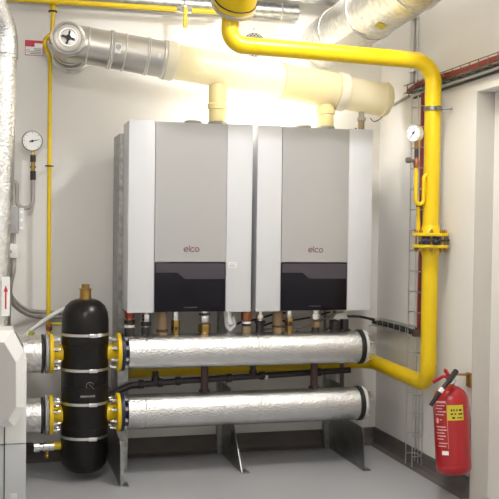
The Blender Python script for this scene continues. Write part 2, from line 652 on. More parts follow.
# flanges and butterfly valve
fz = W(432, 240, GY).z
for nm, z0, z1 in (('flange', fz+.022, fz+.040), ('flange', fz-.044, fz-.026)):
    mb = MB().lathe((GX, GY, z0), Z, [(.096, 0), (.1, .003), (.1, z1-z0-.003), (.096, z1-z0)], 40)
    if z0 > fz: mb.lathe((GX, GY, z1), Z, [(.062, 0), (.05, .03), (.0455, .045)], 32)
    else: mb.lathe((GX, GY, z0), -Z, [(.062, 0), (.05, .03), (.0455, .045)], 32)
    mb.build(nm, 'yellow_paint', gas)
mb = MB()
for k in range(8):
    a = PI/8 + k*PI/4
    bx, by = GX+.08*math.cos(a), GY+.08*math.sin(a)
    mb.cyl((bx, by, fz-.066), (bx, by, fz+.06), .0065, seg=8)
    mb.cyl((bx, by, fz+.04), (bx, by, fz+.054), .0125, seg=6)
    mb.cyl((bx, by, fz-.058), (bx, by, fz-.044), .0125, seg=6)
mb.each('flange_bolt', 'brass', gas)
mb = MB().cyl((GX, GY, fz-.026), (GX, GY, fz+.022), .064, seg=32)
v = mb.build('butterfly_valve', 'valve_blue', gas)
mb = MB()
mb.cyl((GX, GY, fz), (GX-.03, GY-.125, fz), .011, seg=12)
mb.tube([(GX-.03, GY-.118, fz), (GX-.095, GY-.10, fz), (GX-.115, GY-.09, fz-.02)], .006, .02)
mb.tube([(GX-.03, GY-.118, fz), (GX+.085, GY-.055, fz)], .005)
mb.build('valve_lever', 'black_iron', v)
# pipe clamp with rod into the right wall
cz = WX(433, 109, GX).z
mb = MB().lathe((GX, GY, cz-.011), Z, [(GR, 0), (GR+.006, 0), (GR+.006, .022), (GR, .022)], 28)
mb.box((GX-.012, GY-GR-.03, cz-.011), (GX+.012, GY-GR, cz+.011), .002)
mb.cyl((GX+GR, GY, cz), (XR-.001, GY-.03, cz+.004), .005)
mb.build('pipe_clamp', 'plate_steel', gas)
# yellow siphon loop and stub beside the drop
lz0 = W(420, 204, GY-.02).z
lz1 = W(424, 175, GY).z
lx = W(416, 180, GY-.02).x
MB().tube([(GX, GY-.01, lz1), (lx+.048, GY-.02, lz1), (lx+.048, GY-.02, lz0), (lx, GY-.02, lz0), (lx, GY-.02, W(416, 168, GY).z)], .0115, .024, 14).build('siphon_loop', 'yellow_paint', gas)
MB().tube([W(418.3, 234, GY+.03), W(418.3, 207, GY+.03)], .0115).build('bypass_stub', 'yellow_paint', gas)
MB().cyl(W(418.3, 207, GY+.03), W(418.3, 202, GY+.03), .013).build('stub_cap', 'rust_iron', gas)
mb = MB().box((GX-.09, GY+.0, .835), (GX-.05, GY+.03, .875), .004)
mb.build('pipe_tag', 'rust_iron', gas)

# gauge on the siphon
g = W(413.5, 133, GY-.03)


def pressure_gauge(c, r, face_dir, label, depth, needle_ang, rim):
    f = Vector(face_dir).normalized()
    t = thing('pressure_gauge', c, label, 'pressure gauge')
    side = f.cross(Z).normalized()          # viewer's left/right axis on the dial
    up = side.cross(f).normalized()
    MB().lathe(c-f*depth, f, [(r*.9, 0), (r, .004), (r, depth-.004), (r*1.06, depth-.003), (r*1.06, depth+.003), (r*.97, depth+.004), (r*.93, depth)], 40).build('case', rim, t)
    dl = MB().lathe(c, f, [(r*.94, -.002), (r*.94, .001)], 40).build('dial', 'white', t)
    mb = MB()
    n = 13
    for k in range(n):
        a = -.75*PI + 1.5*PI*k/(n-1)
        d_ = up*math.cos(a)+side*math.sin(a)
        l0 = .74 if k % 2 == 0 else .8
        mb.cyl(c+d_*r*l0+f*.0012, c+d_*r*.88+f*.0012, r*.028 if k % 2 == 0 else r*.018, seg=5)
    mb.build('scale', 'ink', dl)
    d_ = up*math.cos(needle_ang)+side*math.sin(needle_ang)
    mb = MB().cyl(c-d_*r*.3+f*.0025, c+d_*r*.72+f*.0025, r*.055, r*.02, seg=6)
    mb.lathe(c+f*.0005, f, [(r*.13, 0), (r*.13, .004)], 16)
    mb.build('needle', 'ink', dl)
    return t


gd = Vector((-.86, -.5, 0))
pg2 = pressure_gauge(g, .047, gd, 'white-faced pressure gauge in front of the thick yellow pipe at right', .034, 2.5, 'zinc')
sx = lx
gb = Vector((lx, GY-.02, 0))
def gzv(py): return W(414, py, GY-.02).z
MB().cyl((gb.x, gb.y, gzv(142)), (gb.x, gb.y, gzv(149)), .013, seg=6).build('stem_nut', 'brass', pg2)
MB().cyl((gb.x, gb.y, gzv(149)), (gb.x, gb.y, gzv(158)), .012).build('stem', 'black_iron', pg2)
cock = MB().lathe((gb.x, gb.y, gzv(169)), Z, [(.009, 0), (.014, .01), (.017, .025), (.017, .04), (.012, .055), (.012, .066)], 20)
cock = cock.build('gauge_cock', 'copper', pg2)
mb = MB().cyl((gb.x, gb.y, gzv(161)), (gb.x-.05, gb.y-.01, gzv(160.5)), .009)
mb.lathe((gb.x-.05, gb.y-.01, gzv(160.5)), -X, [(.012, -.012), (.016, -.008), (.016, .012), (.012, .016)], 16)
mb.build('cock_knob', 'plate_steel', cock)

# ---------------------------------------------------------------- thin yellow pipes
ty = -.18
zt0, zt1 = W(62, 2.6, ty), W(205, 11, ty)
br = thing('gas_branch', (zt0.x, ty, zt0.z), 'thin yellow gas branch along the top of the back wall with a small shut-off valve', 'gas pipe')
MB().tube([(.05, ty, zt0.z+.002), (W(226, 12.5, ty).x, ty, zt1.z), (W(226, 12.5, ty).x, ty, HC-.005)], .0155, .05, 16).build('pipe', 'yellow_paint', br)
vx = W(184, 9.5, ty)
mb = MB().cyl((vx.x-.045, ty, vx.z), (vx.x+.045, ty, vx.z), .021, seg=8)
mb.lathe((vx.x-.02, ty, vx.z), X, [(.02, 0), (.028, .008), (.028, .032), (.02, .04)], 20)
sv = mb.build('ball_valve', 'chrome', br)
mb = MB().cyl((vx.x, ty-.02, vx.z), (vx.x, ty-.045, vx.z), .012)
mb.build('valve_stem', 'zinc', sv)
mb = MB().box((vx.x-.013, ty-.05, W(185, 29, ty).z), (vx.x+.013, ty-.038, vx.z+.008), .005)
mb.build('valve_handle', 'yellow_label', sv)

vy = -.135
vt = thing('gas_vent_pipe', W(49, 345, vy), 'slim yellow pipe standing upright on the back wall left of the boilers', 'gas pipe')
mb = MB()
mb.tube([W(48.3, 347, vy), W(49.6, 130, vy), W(50.2, 58, vy), W(44.5, 44, vy-.03), W(45.5, 39, vy-.03), W(52.3, 33, vy), W(53, 12, vy)], .0125, .02, 16)
mb.build('pipe', 'yellow_paint', vt)
mb = MB().cyl(W(53, 12, vy), W(53.5, -6, vy), .0205, seg=20)
mb.build('sleeve', 'yellow_paint', vt)
mb = MB().torus(W(52.8, 11.5, vy), Z, .022, .005, 24, 6)
q = W(49.4, 166, vy)
mb.torus(q, Z, .019, .0045, 24, 6)
mb.cyl(q+Y*.018, (q.x, -.001, q.z), .004)
mb.torus(q+X*.0, Z, .024, .003, 24, 6)
mb.each('pipe_clip', 'black_iron', vt)
mb = MB().cyl(W(56, 38, vy), W(49.5, 42, vy), .014)
mb.build('elbow_fitting', 'copper', vt)
mb = MB().lathe(W(49, 331, vy), Z, [(.013, 0), (.019, .01), (.019, .035), (.013, .045)], 16)
mb.build('end_fitting', 'copper', vt)
mb = MB().cyl(W(52, 324, vy), W(63, 323.7, vy), .009)
mb.build('drain_stub', 'yellow_label', vt)
mb = MB().box(W(50.5, 345, vy-.03), W(53.5, 336, vy-.02), .003)
mb.build('tag', 'yellow_label', vt)

# ---------------------------------------------------------------- left: foil riser, gauge, boxes, hoses
RY = -.62
rc = W(3.4, 60, RY)
rl = W(-3.0, 330, RY)
rr = .070
fr = thing('insulated_riser', (rl.x, RY, .822), 'foil-wrapped upright pipe at the left edge bending forward at the top', 'pipe')
zt = W(6, 55, RY).z
MB().cyl((rl.x, RY, .822), (rc.x, RY, zt), rr, seg=40).build('foil_wrap', 'foil_old', fr)
MB().tube([(rc.x+.002, RY, zt-.02), (rc.x+.002, RY, zt+.12), (rc.x-.18, RY-.25, zt+.50)], rr+.004, .3, 36, 14).build('bend_jacket', 'foil', fr)
MB().torus((rc.x, RY, zt), Z, rr+.003, .005, 40, 6).build('wrap_band', 'foil', fr)
sg0, sg1 = W(1.5, 316, RY-rr-.004), W(10, 277, RY-rr-.004)
sgn = thing('arrow_sign', ((sg0.x+sg1.x)/2, RY-rr-.002, sg0.z), 'white flow sign with a red upward arrow on the foil-wrapped pipe', 'sign')
MB().box((sg0.x, RY-rr-.004, sg0.z), (sg1.x, RY-rr-.0005, sg1.z)).build('plate', 'white', sgn)
cx = (sg0.x+sg1.x)/2
za, zb_ = W(6, 309, RY-rr).z, W(6, 285, RY-rr).z
poly = [(cx-.004, 0, za), (cx+.004, 0, za), (cx+.004, 0, zb_-.035), (cx+.011, 0, zb_-.035), (cx, 0, zb_), (cx-.011, 0, zb_-.035), (cx-.004, 0, zb_-.035)]
MB().prism([(p[0], RY-rr-.0055, p[2]) for p in poly], (0, .0015, 0)).build('arrow', 'sign_red', sgn)

gy = -.12
gc = W(32.3, 141, gy)
pg1 = pressure_gauge(gc, .058, (-.05, -1, -.04), 'round pressure gauge on a bent grey siphon at the left of the back wall', .03, -1.35, 'plate_steel')
def g1(py): return W(33, py, gy+.015)
MB().cyl(g1(151), g1(156), .010, seg=6).build('stem_nut', 'brass', pg1)
MB().cyl(g1(155), g1(162), .0165, seg=16).build('stem', 'black_iron', pg1)
c_ = MB().cyl(g1(162), g1(172), .012, seg=12).build('gauge_cock', 'brass', pg1)
mb = MB().cyl(g1(167)-X*.016, g1(167)+X*.016, .006)
mb.build('cock_knob', 'black_iron', c_)
MB().cyl(g1(171), g1(180), .0165, seg=16).build('union', 'black_iron', pg1)
MB().tube([g1(179), W(33, 208, gy), W(16.8, 208, gy), W(16.8, 182, gy), W(8, 180, gy)], .0125, .045, 16).build('siphon_tube', 'cable_grey', pg1)

# red and white notice
s0, s1 = W(25, 55, -.006), W(43.3, 41, -.006)
sn = thing('notice_sign', ((s0.x+s1.x)/2, -.004, s0.z), 'small red and white notice on the back wall beside the slim yellow pipe', 'sign')
MB().box((s0.x, -.006, s0.z), (s1.x, -.0005, s1.z)).build('plate', 'white', sn)
wz, hz_ = s1.x-s0.x, s1.z-s0.z
mb = MB()
mb.box((s0.x, -.0072, s0.z+hz_*.82), (s1.x, -.0058, s1.z))
mb.box((s0.x, -.0072, s0.z+hz_*.58), (s0.x+wz*.52, -.0058, s0.z+hz_*.83))
mb.box((s0.x, -.0072, s0.z), (s0.x+.003, -.0058, s1.z))
mb.box((s1.x-.003, -.0072, s0.z), (s1.x, -.0058, s1.z))
mb.box((s0.x, -.0072, s0.z), (s1.x, -.0058, s0.z+.003))
mb.build('red_field', 'sign_red', sn)
mb = MB()
for k in range(4):
    mb.box((s0.x+wz*(.5 if k > 1 else .28), -.0072, s0.z+hz_*(.1+.11*k)), (s0.x+wz*.9, -.0058, s0.z+hz_*(.15+.11*k)))
mb.torus((s0.x+wz*.17, -.0062, s0.z+hz_*.3), Y, .008, .0015, 16, 5)
mb.build('print', 'grey_plastic', sn)

# ---- junction boxes on the pipe's right
jy = -.66
def jbox(x0, y0, x1, y1, label, side):
    a, b_ = W(x0, y1, jy), W(x1, y0, jy)
    t = thing('junction_box', ((a.x+b_.x)/2, jy+.03, a.z), label, 'junction box')
    return t, a, b_
t, a, b_ = jbox(8, 206.5, 18.7, 233.5, 'grey box with a white gland block beside the foil-wrapped pipe, under the gauge', 1)
MB().box((a.x, jy, a.z), (b_.x, jy+.07, b_.z), .003).build('housing', 'grey_plastic', t)
MB().cyl(W(8.8, 217.5, jy-.002), W(8.8, 217.5, jy+.01), .007).build('cable_entry', 'black_rubber', t)
q0, q1 = W(18.7, 231, jy+.02), W(24, 208, jy+.02)
MB().box((q0.x, jy+.015, q0.z), (q1.x, jy+.06, q1.z), .003).build('gland_block', 'light_plastic', t)
mb = MB()
for py in (212, 220, 228):
    mb.cyl(W(21.5, py, jy+.014), W(21.5, py, jy+.03), .008)
mb.each('gland', 'white', t)
t2, a2_, b2_ = jbox(9.5, 244, 18, 258, 'small pale junction box hanging below the grey box', 1)
MB().box((a2_.x, jy, a2_.z), (b2_.x, jy+.06, b2_.z), .003).build('housing', 'light_plastic', t2)
q0, q1 = W(6.8, 260, jy), W(9.5, 246, jy)
MB().box((q0.x, jy+.005, q0.z), (q1.x, jy+.05, q1.z), .003).build('end_cap', 'black_rubber', t2)
MB().cyl(W(10.5, 251.5, jy-.002), W(10.5, 251.5, jy+.01), .009).build('gland', 'grey_plastic', t2)
mb = MB()
for px in (11.2, 14.5):
    mb.tube([W(px, 233, jy+.03), W(px, 244, jy+.03)], .008)
prop(mb.build('box_cable', 'cable_grey'), 'short grey cable pair joining the grey box to the small pale box', 'cable')
prop(MB().spline([W(14, 257, jy+.03), W(13.5, 270, jy+.03), W(11, 282, jy+.08), W(10, 292, -.5), W(13, 299, -.36), W(24, 308.5, -.14), W(35, 311.5, -.06), W(62, 312.5, -.05), W(92, 312, -.06)], .013, 12).build('cable_conduit', 'cable_grey'), 'upper of two grey conduits curving from the foil pipe along the back wall', 'conduit')
prop(MB().spline([W(8, 290, jy+.19), W(12, 302, -.36), W(20, 310, -.22), W(30, 315, -.10), W(43, 317, -.055), W(70, 316.5, -.05), W(100, 316, -.05)], .013, 12).build('cable_conduit', 'cable_grey'), 'lower of two grey conduits curving from the foil pipe along the back wall', 'conduit')
hs = thing('grey_hose', W(30, 335, -.3), 'pale grey hose slanting up behind the black vessel from the foil stub', 'hose')
MB().spline([W(27, 345, -.42), W(25.5, 339, -.38), W(28, 333, -.34), W(38, 325, -.28), W(52, 315.5, -.22), W(63, 309.5, -.18), W(76, 304, -.15)], .013, 12).build('tube', 'light_plastic', hs)
MB().cyl(W(30.5, 336, -.36), W(32.5, 331.5, -.36), .016).build('tape_marker', 'green_yellow', hs)
mb = MB().tube([W(19, 340, -.5), W(27, 340, -.45), W(30, 342, -.45)], .014, .01)
mb.build('end_fitting', 'black_iron', hs)

# ---------------------------------------------------------------- hydraulic separator
VX, VY, VR = .502, -.47, .1315
ves = thing('hydraulic_separator', (VX, VY, .048), 'black insulated vessel with a brass air vent standing before the silver headers', 'vessel')
zb0, zt1_ = .045, 1.02
prof = [(.02, zb0), (.075, zb0+.004), (.108, zb0+.022), (.125, zb0+.055), (VR, zb0+.10)]
prof += [(VR, .30), (VR-.002, .302), (VR-.002, .305), (VR, .307), (VR, .54), (VR-.002, .542), (VR-.002, .545), (VR, .547), (VR, .76), (VR-.002, .762), (VR-.002, .765), (VR, .767)]
prof += [(VR, .90), (VR-.006, .945), (VR-.022, .982), (VR-.05, 1.008), (.055, 1.018), (.03, 1.02)]
MB().lathe((VX, VY, 0), Z, prof, 48).build('shell', 'black_foam', ves)
MB().box((VX-.035, VY-VR-.002, W(85, 397, VY-VR).z-.003), (VX+.045, VY-VR+.02, W(85, 396, VY-VR).z+.002), .001).build('moulded_mark', 'plate_steel', ves)
qz = W(88, 386, VY-VR).z
mk = MB().tube([Vector((VX+.017+.02*math.cos(a), VY-VR-.0005, qz+.02*math.sin(a))) for a in [PI*.1+1.1*PI*k/14 for k in range(15)]], .002, 0, 5)
mk.tube([(VX+.012, VY-VR-.0005, qz+.008), (VX+.04, VY-VR+.005, qz-.02)], .002, 0, 5)
mk.build('moulded_mark', 'plate_steel', ves)
mb = MB()
zv = 1.018
mb.lathe((VX, VY, zv), Z, [(.036, -.004), (.036, .008), (.032, .010), (.032, .052), (.035, .054), (.035, .060), (.02, .062)], 28)
mb.cyl((VX, VY, zv+.06), (VX, VY, zv+.085), .022, seg=16)
mb.cyl((VX+.004, VY-.028, zv+.074), (VX, VY, zv+.074), .010, seg=12)
mb.build('air_vent', 'brass', ves)
for py in (336, 371.3, 405.3, 439.5):
    z = W(85, py, VY-VR).z
    s = MB().lathe((VX, VY, z-.0075), Z, [(VR+.0005, 0), (VR+.003, 0), (VR+.003, .015), (VR+.0005, .015)], 48, cap=False).build('strap', 'zinc', ves)
    ux = VX+.03
    MB().box((ux-.02, VY-VR-.010, z-.011), (ux+.028, VY-VR+.004, z+.011), .003).build('buckle', 'chrome', s)
MB().patch((VX, VY, W(85, 336, VY-VR).z), Z, VR+.0035, .2, .62, -.009, .010, -Y, .001).build('strap_label', 'white', ves)
zU, zL = .715, .371
for s_ in (-1, 1):
    for z in (zU, zL):
        x0 = VX+s_*VR*.93
        x1 = VX+s_*(.175)
        nk = MB().lathe((x0, VY, z), X*s_, [(.052, 0), (.052, .012), (.046, .03), (.046, abs(x1-x0))], 28).build('neck', 'yellow_paint', ves)
        fl = MB().lathe((x1, VY, z), X*s_, [(.105, 0), (.110, .003), (.110, .021), (.105, .024)], 40).build('flange', 'yellow_paint', ves)
        mb = MB()
        for k in range(8):
            a_ = PI/8+k*PI/4
            d_ = Vector((0, math.cos(a_), math.sin(a_)))*.085
            mb.cyl(Vector((x1, VY, z))+d_-X*s_*.024, Vector((x1, VY, z))+d_, .012, seg=6)
            mb.cyl(Vector((x1, VY, z))+d_-X*s_*.036, Vector((x1, VY, z))+d_+X*s_*.03, .007, seg=8)
        mb.each('flange_bolt', 'chrome', fl)
# drain tap
dz = W(50, 446, VY).z
dt = thing('drain_tap', W(46, 452, VY), 'small nickel drain tap on a yellow socket low on the black vessel', 'valve')
MB().cyl((VX-VR*.95, VY, dz), (VX-VR-.035, VY, dz), .022).build('socket', 'yellow_paint', dt)
xe = W(36, 446, VY).x
mb = MB().lathe((VX-VR-.033, VY, dz), -X, [(.02, 0), (.026, .004), (.026, .03), (.029, .032), (.029, .06), (.023, .065), (.023, .08), (.031, .083), (.031, .112), (.024, .116)], 20)
mb.build('body', 'chrome', dt)
xm = VX-VR-.07
mb = MB().cyl((xm, VY-.005, dz-.015), (xm-.004, VY-.01, dz-.045), .009)
mb.lathe((xm-.004, VY-.01, dz-.045), (-.1, 0, -1), [(.011, 0), (.015, .005), (.015, .018), (.01, .02)], 14)
mb.build('outlet', 'brass', dt)

# ---------------------------------------------------------------- silver headers
HR = .099
def header(z, label, name='header_pipe', r=HR):
    x0, x1 = .742, 2.150
    t = thing(name, ((x0+x1)/2, VY, z-r), label, 'header pipe')
    MB().cyl((x0, VY, z), (x1, VY, z), r, seg=56).build('foil_wrap', 'foil', t)
    mb = MB()
    for x in (.84, 1.50, 1.92):
        mb.torus((x, VY, z), X, r, .0025, 56, 6)
    mb.each('wrap_seam', 'foil', t)
    MB().lathe((x0-.042, VY, z), X, [(.098, 0), (.107, .003), (.107, .020), (.098, .022), (.06, .024), (.06, .042)], 40).build('flange', 'navy', t)
    mb = MB()
    for k in range(8):
        a_ = PI/8+k*PI/4
        d_ = Vector((x0-.02, VY+.085*math.cos(a_), z+.085*math.sin(a_)))
        mb.cyl(d_, d_+X*.016, .012, seg=6)
    mb.each('flange_bolt', 'zinc', t)
    MB().lathe((x1, VY, z), X, [(r+.001, -.012), (r+.006, -.008), (r+.006, .016), (.08, .018)], 48).build('end_gasket', 'black_rubber', t)
    cpv = MB().lathe((x1+.016, VY, z), X, [(.085, 0), (.102, .003), (.102, .018), (.097, .024), (.04, .027)], 48).build('end_cover', 'light_plastic', t)
    mb = MB()
    for k in range(8):
        a_ = PI/8+k*PI/4
        d_ = Vector((x1+.03, VY+.083*math.cos(a_), z+.083*math.sin(a_)))
        mb.cyl(d_, d_+X*.042, .0065, seg=8)
        mb.cyl(d_+X*.01, d_+X*.022, .012, seg=6)
    mb.each('cover_bolt', 'zinc', cpv)
    return t
header(zU, 'upper of the two long silver foil-wrapped headers under the boilers')
header(zL, 'lower of the two long silver foil-wrapped headers, close above the floor')

def stub(z, x0, x1, label, r):
    t = thing('foil_stub', ((x0+x1)/2, VY, z-r), label, 'pipe')
    MB().cyl((x0, VY, z), (x1, VY, z), r, seg=48).build('foil_wrap', 'foil_old', t)
    MB().lathe((x1, VY, z), X, [(r+.002, -.006), (r+.006, -.002), (r+.006, .008), (.09, .01)], 40).build('end_gasket', 'black_rubber', t)
    MB().lathe((x1+.016, VY, z), X, [(.105, 0), (.109, .002), (.109, .018), (.10, .020)], 40).build('flange', 'grey_plastic', t)
xs = VX-.175-.024-.038
stub(zU, -.05, xs, 'upper short foil-wrapped pipe left of the black vessel', .103)
stub(zL, -.05, xs, 'lower short foil-wrapped pipe left of the black vessel', .097)

# ---------------------------------------------------------------- support frame plates
def plate(x, poly, label, foot_y, th=.006):
    t = thing('support_bracket', (x, foot_y/2, 0), label, 'support bracket')
    MB().prism([(x-th/2, y, z) for y, z in poly], (th, 0, 0)).build('plate', 'plate_steel', t)
    MB().box((x-.004, foot_y, .0005), (x+.045, foot_y+.09, .007), .002).build('foot', 'galvanised', t)
    return t
bl = plate(.682, [(-.005, .002), (-.69, .002), (-.68, .22), (-.66, .248), (-.36, .248), (-.30, .30), (-.295, .60), (-.24, .60), (-.235, .45), (-.005, .45)],
           'galvanised bracket plate standing left of the headers behind the black vessel', -.69)
bm_ = plate(1.405, [(-.06, .002), (-.56, .002), (-.545, .02), (-.33, .26), (-.25, .45), (-.06, .45)], 'slanted steel bracket plate under the middle of the lower header', -.56)
brk = plate(2.125, [(-.062, .002), (-.655, .002), (-.645, .20), (-.62, .252), (-.36, .252), (-.30, .30), (-.295, .60), (-.24, .62), (-.235, .45), (-.062, .45)], 'broad steel bracket plate under the right end of the lower header', -.655)
MB().box((.686, -.672, .01), (.70, -.664, .246)).build('stiffener', 'galvanised', bl)
mb = MB()
for k in range(2):
    mb.box((1.4005, -.20, .30+.035*k), (1.4025, -.14, .315+.035*k))
mb.box((1.4005, -.36, .12), (1.4025, -.30, .20))
mb.each('slot', 'black_iron', bm_)
ztop = W(120, 133.5, -.3).z
def upright(x0, x1, y0, y1, zt_, label):
    t = thing('frame_upright', ((x0+x1)/2, (y0+y1)/2, 0), label, 'frame upright')
    th = .004
    poly = [(x0, y1), (x0, y0), (x1, y0), (x1, y0+.03), (x1-th, y0+.03), (x1-th, y0+th), (x0+th, y0+th), (x0+th, y1)]
    MB().prism([(x, y, .0) for x, y in poly], (0, 0, zt_)).build('channel', 'galvanised', t)
    return t
u1 = upright(.708, .772, -.302, -.03, ztop, 'tall galvanised channel upright beside the left boiler')
mb = MB()
for py in (190, 236, 282, 300):
    mb.cyl(W(116.5, py, -.18)+Vector((0, 0, 0)), W(116.5, py, -.18)+Vector((.004, 0, 0)), .006, seg=10)
for v in mb.bm.verts: pass
mb.each('bolt_hole', 'black_iron', u1)
upright(1.375, 1.435, -.05, -.005, .93, 'short galvanised channel upright behind the middle of the headers')
upright(2.09, 2.16, -.06, -.01, .93, 'short galvanised channel upright behind the right end of the headers')

# ---------------------------------------------------------------- black pipe between the headers
bp = thing('black_pipe', W(230, 382, -.335), 'black pipe with fittings running level between the two silver headers', 'pipe')
by = -.335
MB().tube([W(98, 402, by), W(116, 392, by), W(131, 385.5, by), W(180, 381, by), W(350, 370, by)], .019, .05, 16).build('pipe', 'black_iron', bp)
mb = MB()
for px, py in ((141, 384.3), (160, 382.6), (178, 381), (229, 378), (262, 375.6), (318, 372)):
    a, b_ = W(px-3, py+.2, by), W(px+3, py-.2, by)
    mb.lathe(a, b_-a, [(.02, 0), (.026, .004), (.026, (b_-a).length-.004), (.02, (b_-a).length)], 16)
mb.each('coupling', 'black_iron', bp)
mb = MB()
for px, py in ((155.5, 383), (253, 376)):
    mb.tube([W(px, py, by), W(px, py-12, by)], .018)
    mb.tube([W(px, py, by)+X*.0, W(px, py-6, by)], .024)
mb.each('branch', 'black_iron', bp)
q = W(266.5, 377.5, by-.024)
MB().box((q.x-.010, q.y, q.z-.012), (q.x+.010, q.y+.004, q.z+.012)).build('pipe_tag', 'light_plastic', bp)
for px, lab in ((204.5, 'dark rusty riser entering the lower header under the left boiler'), (314, 'dark rusty riser entering the lower header under the right boiler')):
    c = W(px, 378, -.42)
    t = thing('header_riser', (c.x, -.42, zL+.08), lab, 'pipe')
    MB().cyl((c.x, -.42, zL+.08), (c.x, -.42, zU-.08), .023, seg=16).build('pipe', 'rust_iron', t)
    MB().lathe((c.x, -.42, zL+.083), Z, [(.034, 0), (.034, .016), (.024, .026)], 16).build('sleeve', 'black_iron', t)

# ---------------------------------------------------------------- connections under the boilers
CY = -.46
ztp, zbt = BZ0+.02, zU+.09
def cz_(py): return W(200, py, CY).z
def conn(name, px, label, segs, cat='pipe fitting', group=None):
    """segs: (part, material, radius, pixel top, pixel bottom, sides)"""
    c = W(px, 324, CY)
    t = thing(name, (c.x, CY, zbt), label, cat, group)
    cam_dz = W(px, 324, CY).z - W(200, 324, CY).z
    for nm, m_, r, p0, p1, sd in segs:
        za, zb2 = W(px, p0, CY).z, W(px, p1, CY).z
        h = za-zb2
        MB().lathe((c.x, CY, zb2), Z, [(r*.9, 0), (r, h*.12), (r, h*.88), (r*.9, h)], sd).build(nm, m_, t)
    return t, c
T, Bo = 309, 341
conn('isolating_valve', 129.5, 'red-collared valve at the far left under the left boiler', [('pipe', 'copper', .018, T, Bo, 16), ('red_collar', 'cable_red', .028, 311, 318, 6), ('nut', 'black_iron', .032, 320, 324, 16), ('white_ring', 'white', .030, 325, 327.5, 16), ('lower_nut', 'black_iron', .028, 328, 337, 8)], 'valve')
conn('pipe_union', 146, 'chrome and black union second from left under the left boiler', [('pipe', 'chrome', .016, T, Bo, 16), ('chrome_nut', 'chrome', .026, 313.5, 322, 6), ('collar', 'black_iron', .03, 322, 326, 16), ('black_valve', 'black_iron', .026, 327, 337, 8)])
conn('gas_connection', 162, 'tan pipe third from left under the left boiler', [('pipe', 'tan_pipe', .030, T, Bo, 20), ('ring', 'rust_iron', .034, 329, 332, 20)])
conn('isolating_valve', 175.5, 'brass valve with a yellow tag under the left boiler', [('pipe', 'chrome', .020, T, 322, 16), ('brass_body', 'brass', .026, 320, 333, 6), ('dark_nut', 'black_iron', .024, 326, 330, 16), ('yellow_tag', 'yellow_label', .018, 330, 336, 4), ('lower_pipe', 'brass', .017, 333, Bo, 16)], 'valve')
conn('pipe_union', 204.5, 'fat chrome union above a brass nut under the left boiler', [('pipe', 'chrome', .022, T, 316, 16), ('collar', 'black_iron', .034, 313, 315, 16), ('chrome_nut', 'chrome', .030, 315, 322, 20), ('brass_nut', 'brass', .038, 324, 332, 6), ('lower_pipe', 'brass', .028, 332, Bo, 16)])
conn('isolating_valve', 246.5, 'copper valve with a white ring under the left edge of the right boiler', [('pipe', 'copper', .018, T, Bo, 16), ('red_collar', 'copper', .034, 311, 320, 8), ('white_ring', 'white', .028, 321.5, 323.5, 16), ('black_ring', 'black_iron', .028, 323.5, 326, 16), ('lower_body', 'tan_pipe', .028, 326, 334, 16)], 'valve')
conn('pipe_union', 260, 'chrome and black union second from left under the right boiler', [('pipe', 'chrome', .016, T, Bo, 16), ('chrome_nut', 'chrome', .026, 314, 319, 16), ('collar', 'black_iron', .032, 320.5, 323, 16), ('black_valve', 'black_iron', .025, 323, 333, 8)])
conn('gas_connection', 277.5, 'tan pipe under the right boiler beside the yellow-tagged valve', [('pipe', 'tan_pipe', .030, T, Bo, 20), ('ring', 'rust_iron', .034, 325, 327, 20)])
conn('isolating_valve', 289, 'brass valve with a yellow tag under the right boiler', [('pipe', 'chrome', .020, T, 318, 16), ('brass_body', 'brass', .025, 318, 331, 6), ('dark_nut', 'black_iron', .024, 321, 326, 16), ('yellow_tag', 'yellow_label', .019, 326, 332, 4), ('lower_pipe', 'brass', .017, 331, Bo, 16)], 'valve')
conn('pipe_union', 315.5, 'fat chrome union under the middle of the right boiler', [('pipe', 'chrome', .022, T, 316, 16), ('chrome_nut', 'chrome', .031, 313, 319, 20), ('brass_nut', 'tan_pipe', .034, 321, 327, 6), ('lower_pipe', 'black_iron', .024, 327, Bo, 16)])
# condensate traps
tp = thing('condensate_trap', W(230, 330, CY), 'white bent plastic trap hanging under the right side of the left boiler', 'condensate trap')
MB().tube([W(225.5, 309, CY), W(227, 325, CY), W(229.5, 330, CY), W(234.5, 324, CY), W(232, 316, CY)], .014, .015).build('trap_body', 'light_plastic', tp)
MB().tube([W(228.5, 309, CY-.02), W(229, 320, CY-.02), W(231, 324, CY-.02)], .016, .01).build('trap_cup', 'white', tp)
MB().cyl(W(229, 331, CY), W(229.4, 341, CY), .009).build('drain_tube', 'cable_grey', tp)
tp = thing('condensate_trap', W(341, 330, CY), 'pale plastic trap above a dark box under the right end of the right boiler', 'condensate trap')
MB().prism([W(333, 319, CY), W(336, 314, CY), W(345, 312, CY), W(348.5, 319, CY)], (0, .06, 0)).build('trap_body', 'light_plastic', tp)
a, b_ = W(332, 331, CY), W(340, 320.5, CY)
MB().box((a.x, CY-.01, a.z), (b_.x, CY+.06, b_.z), .006).build('dark_box', 'black_iron', tp)
a, b_ = W(343, 333, CY), W(349, 319, CY)
MB().box((a.x, CY, a.z), (b_.x, CY+.06, b_.z), .006).build('dark_box', 'black_iron', tp)
a, b_ = W(341, 337, CY), W(351, 329, CY)
MB().box((a.x, CY, a.z), (b_.x, CY+.05, b_.z), .006).build('end_fitting', 'black_iron', tp)
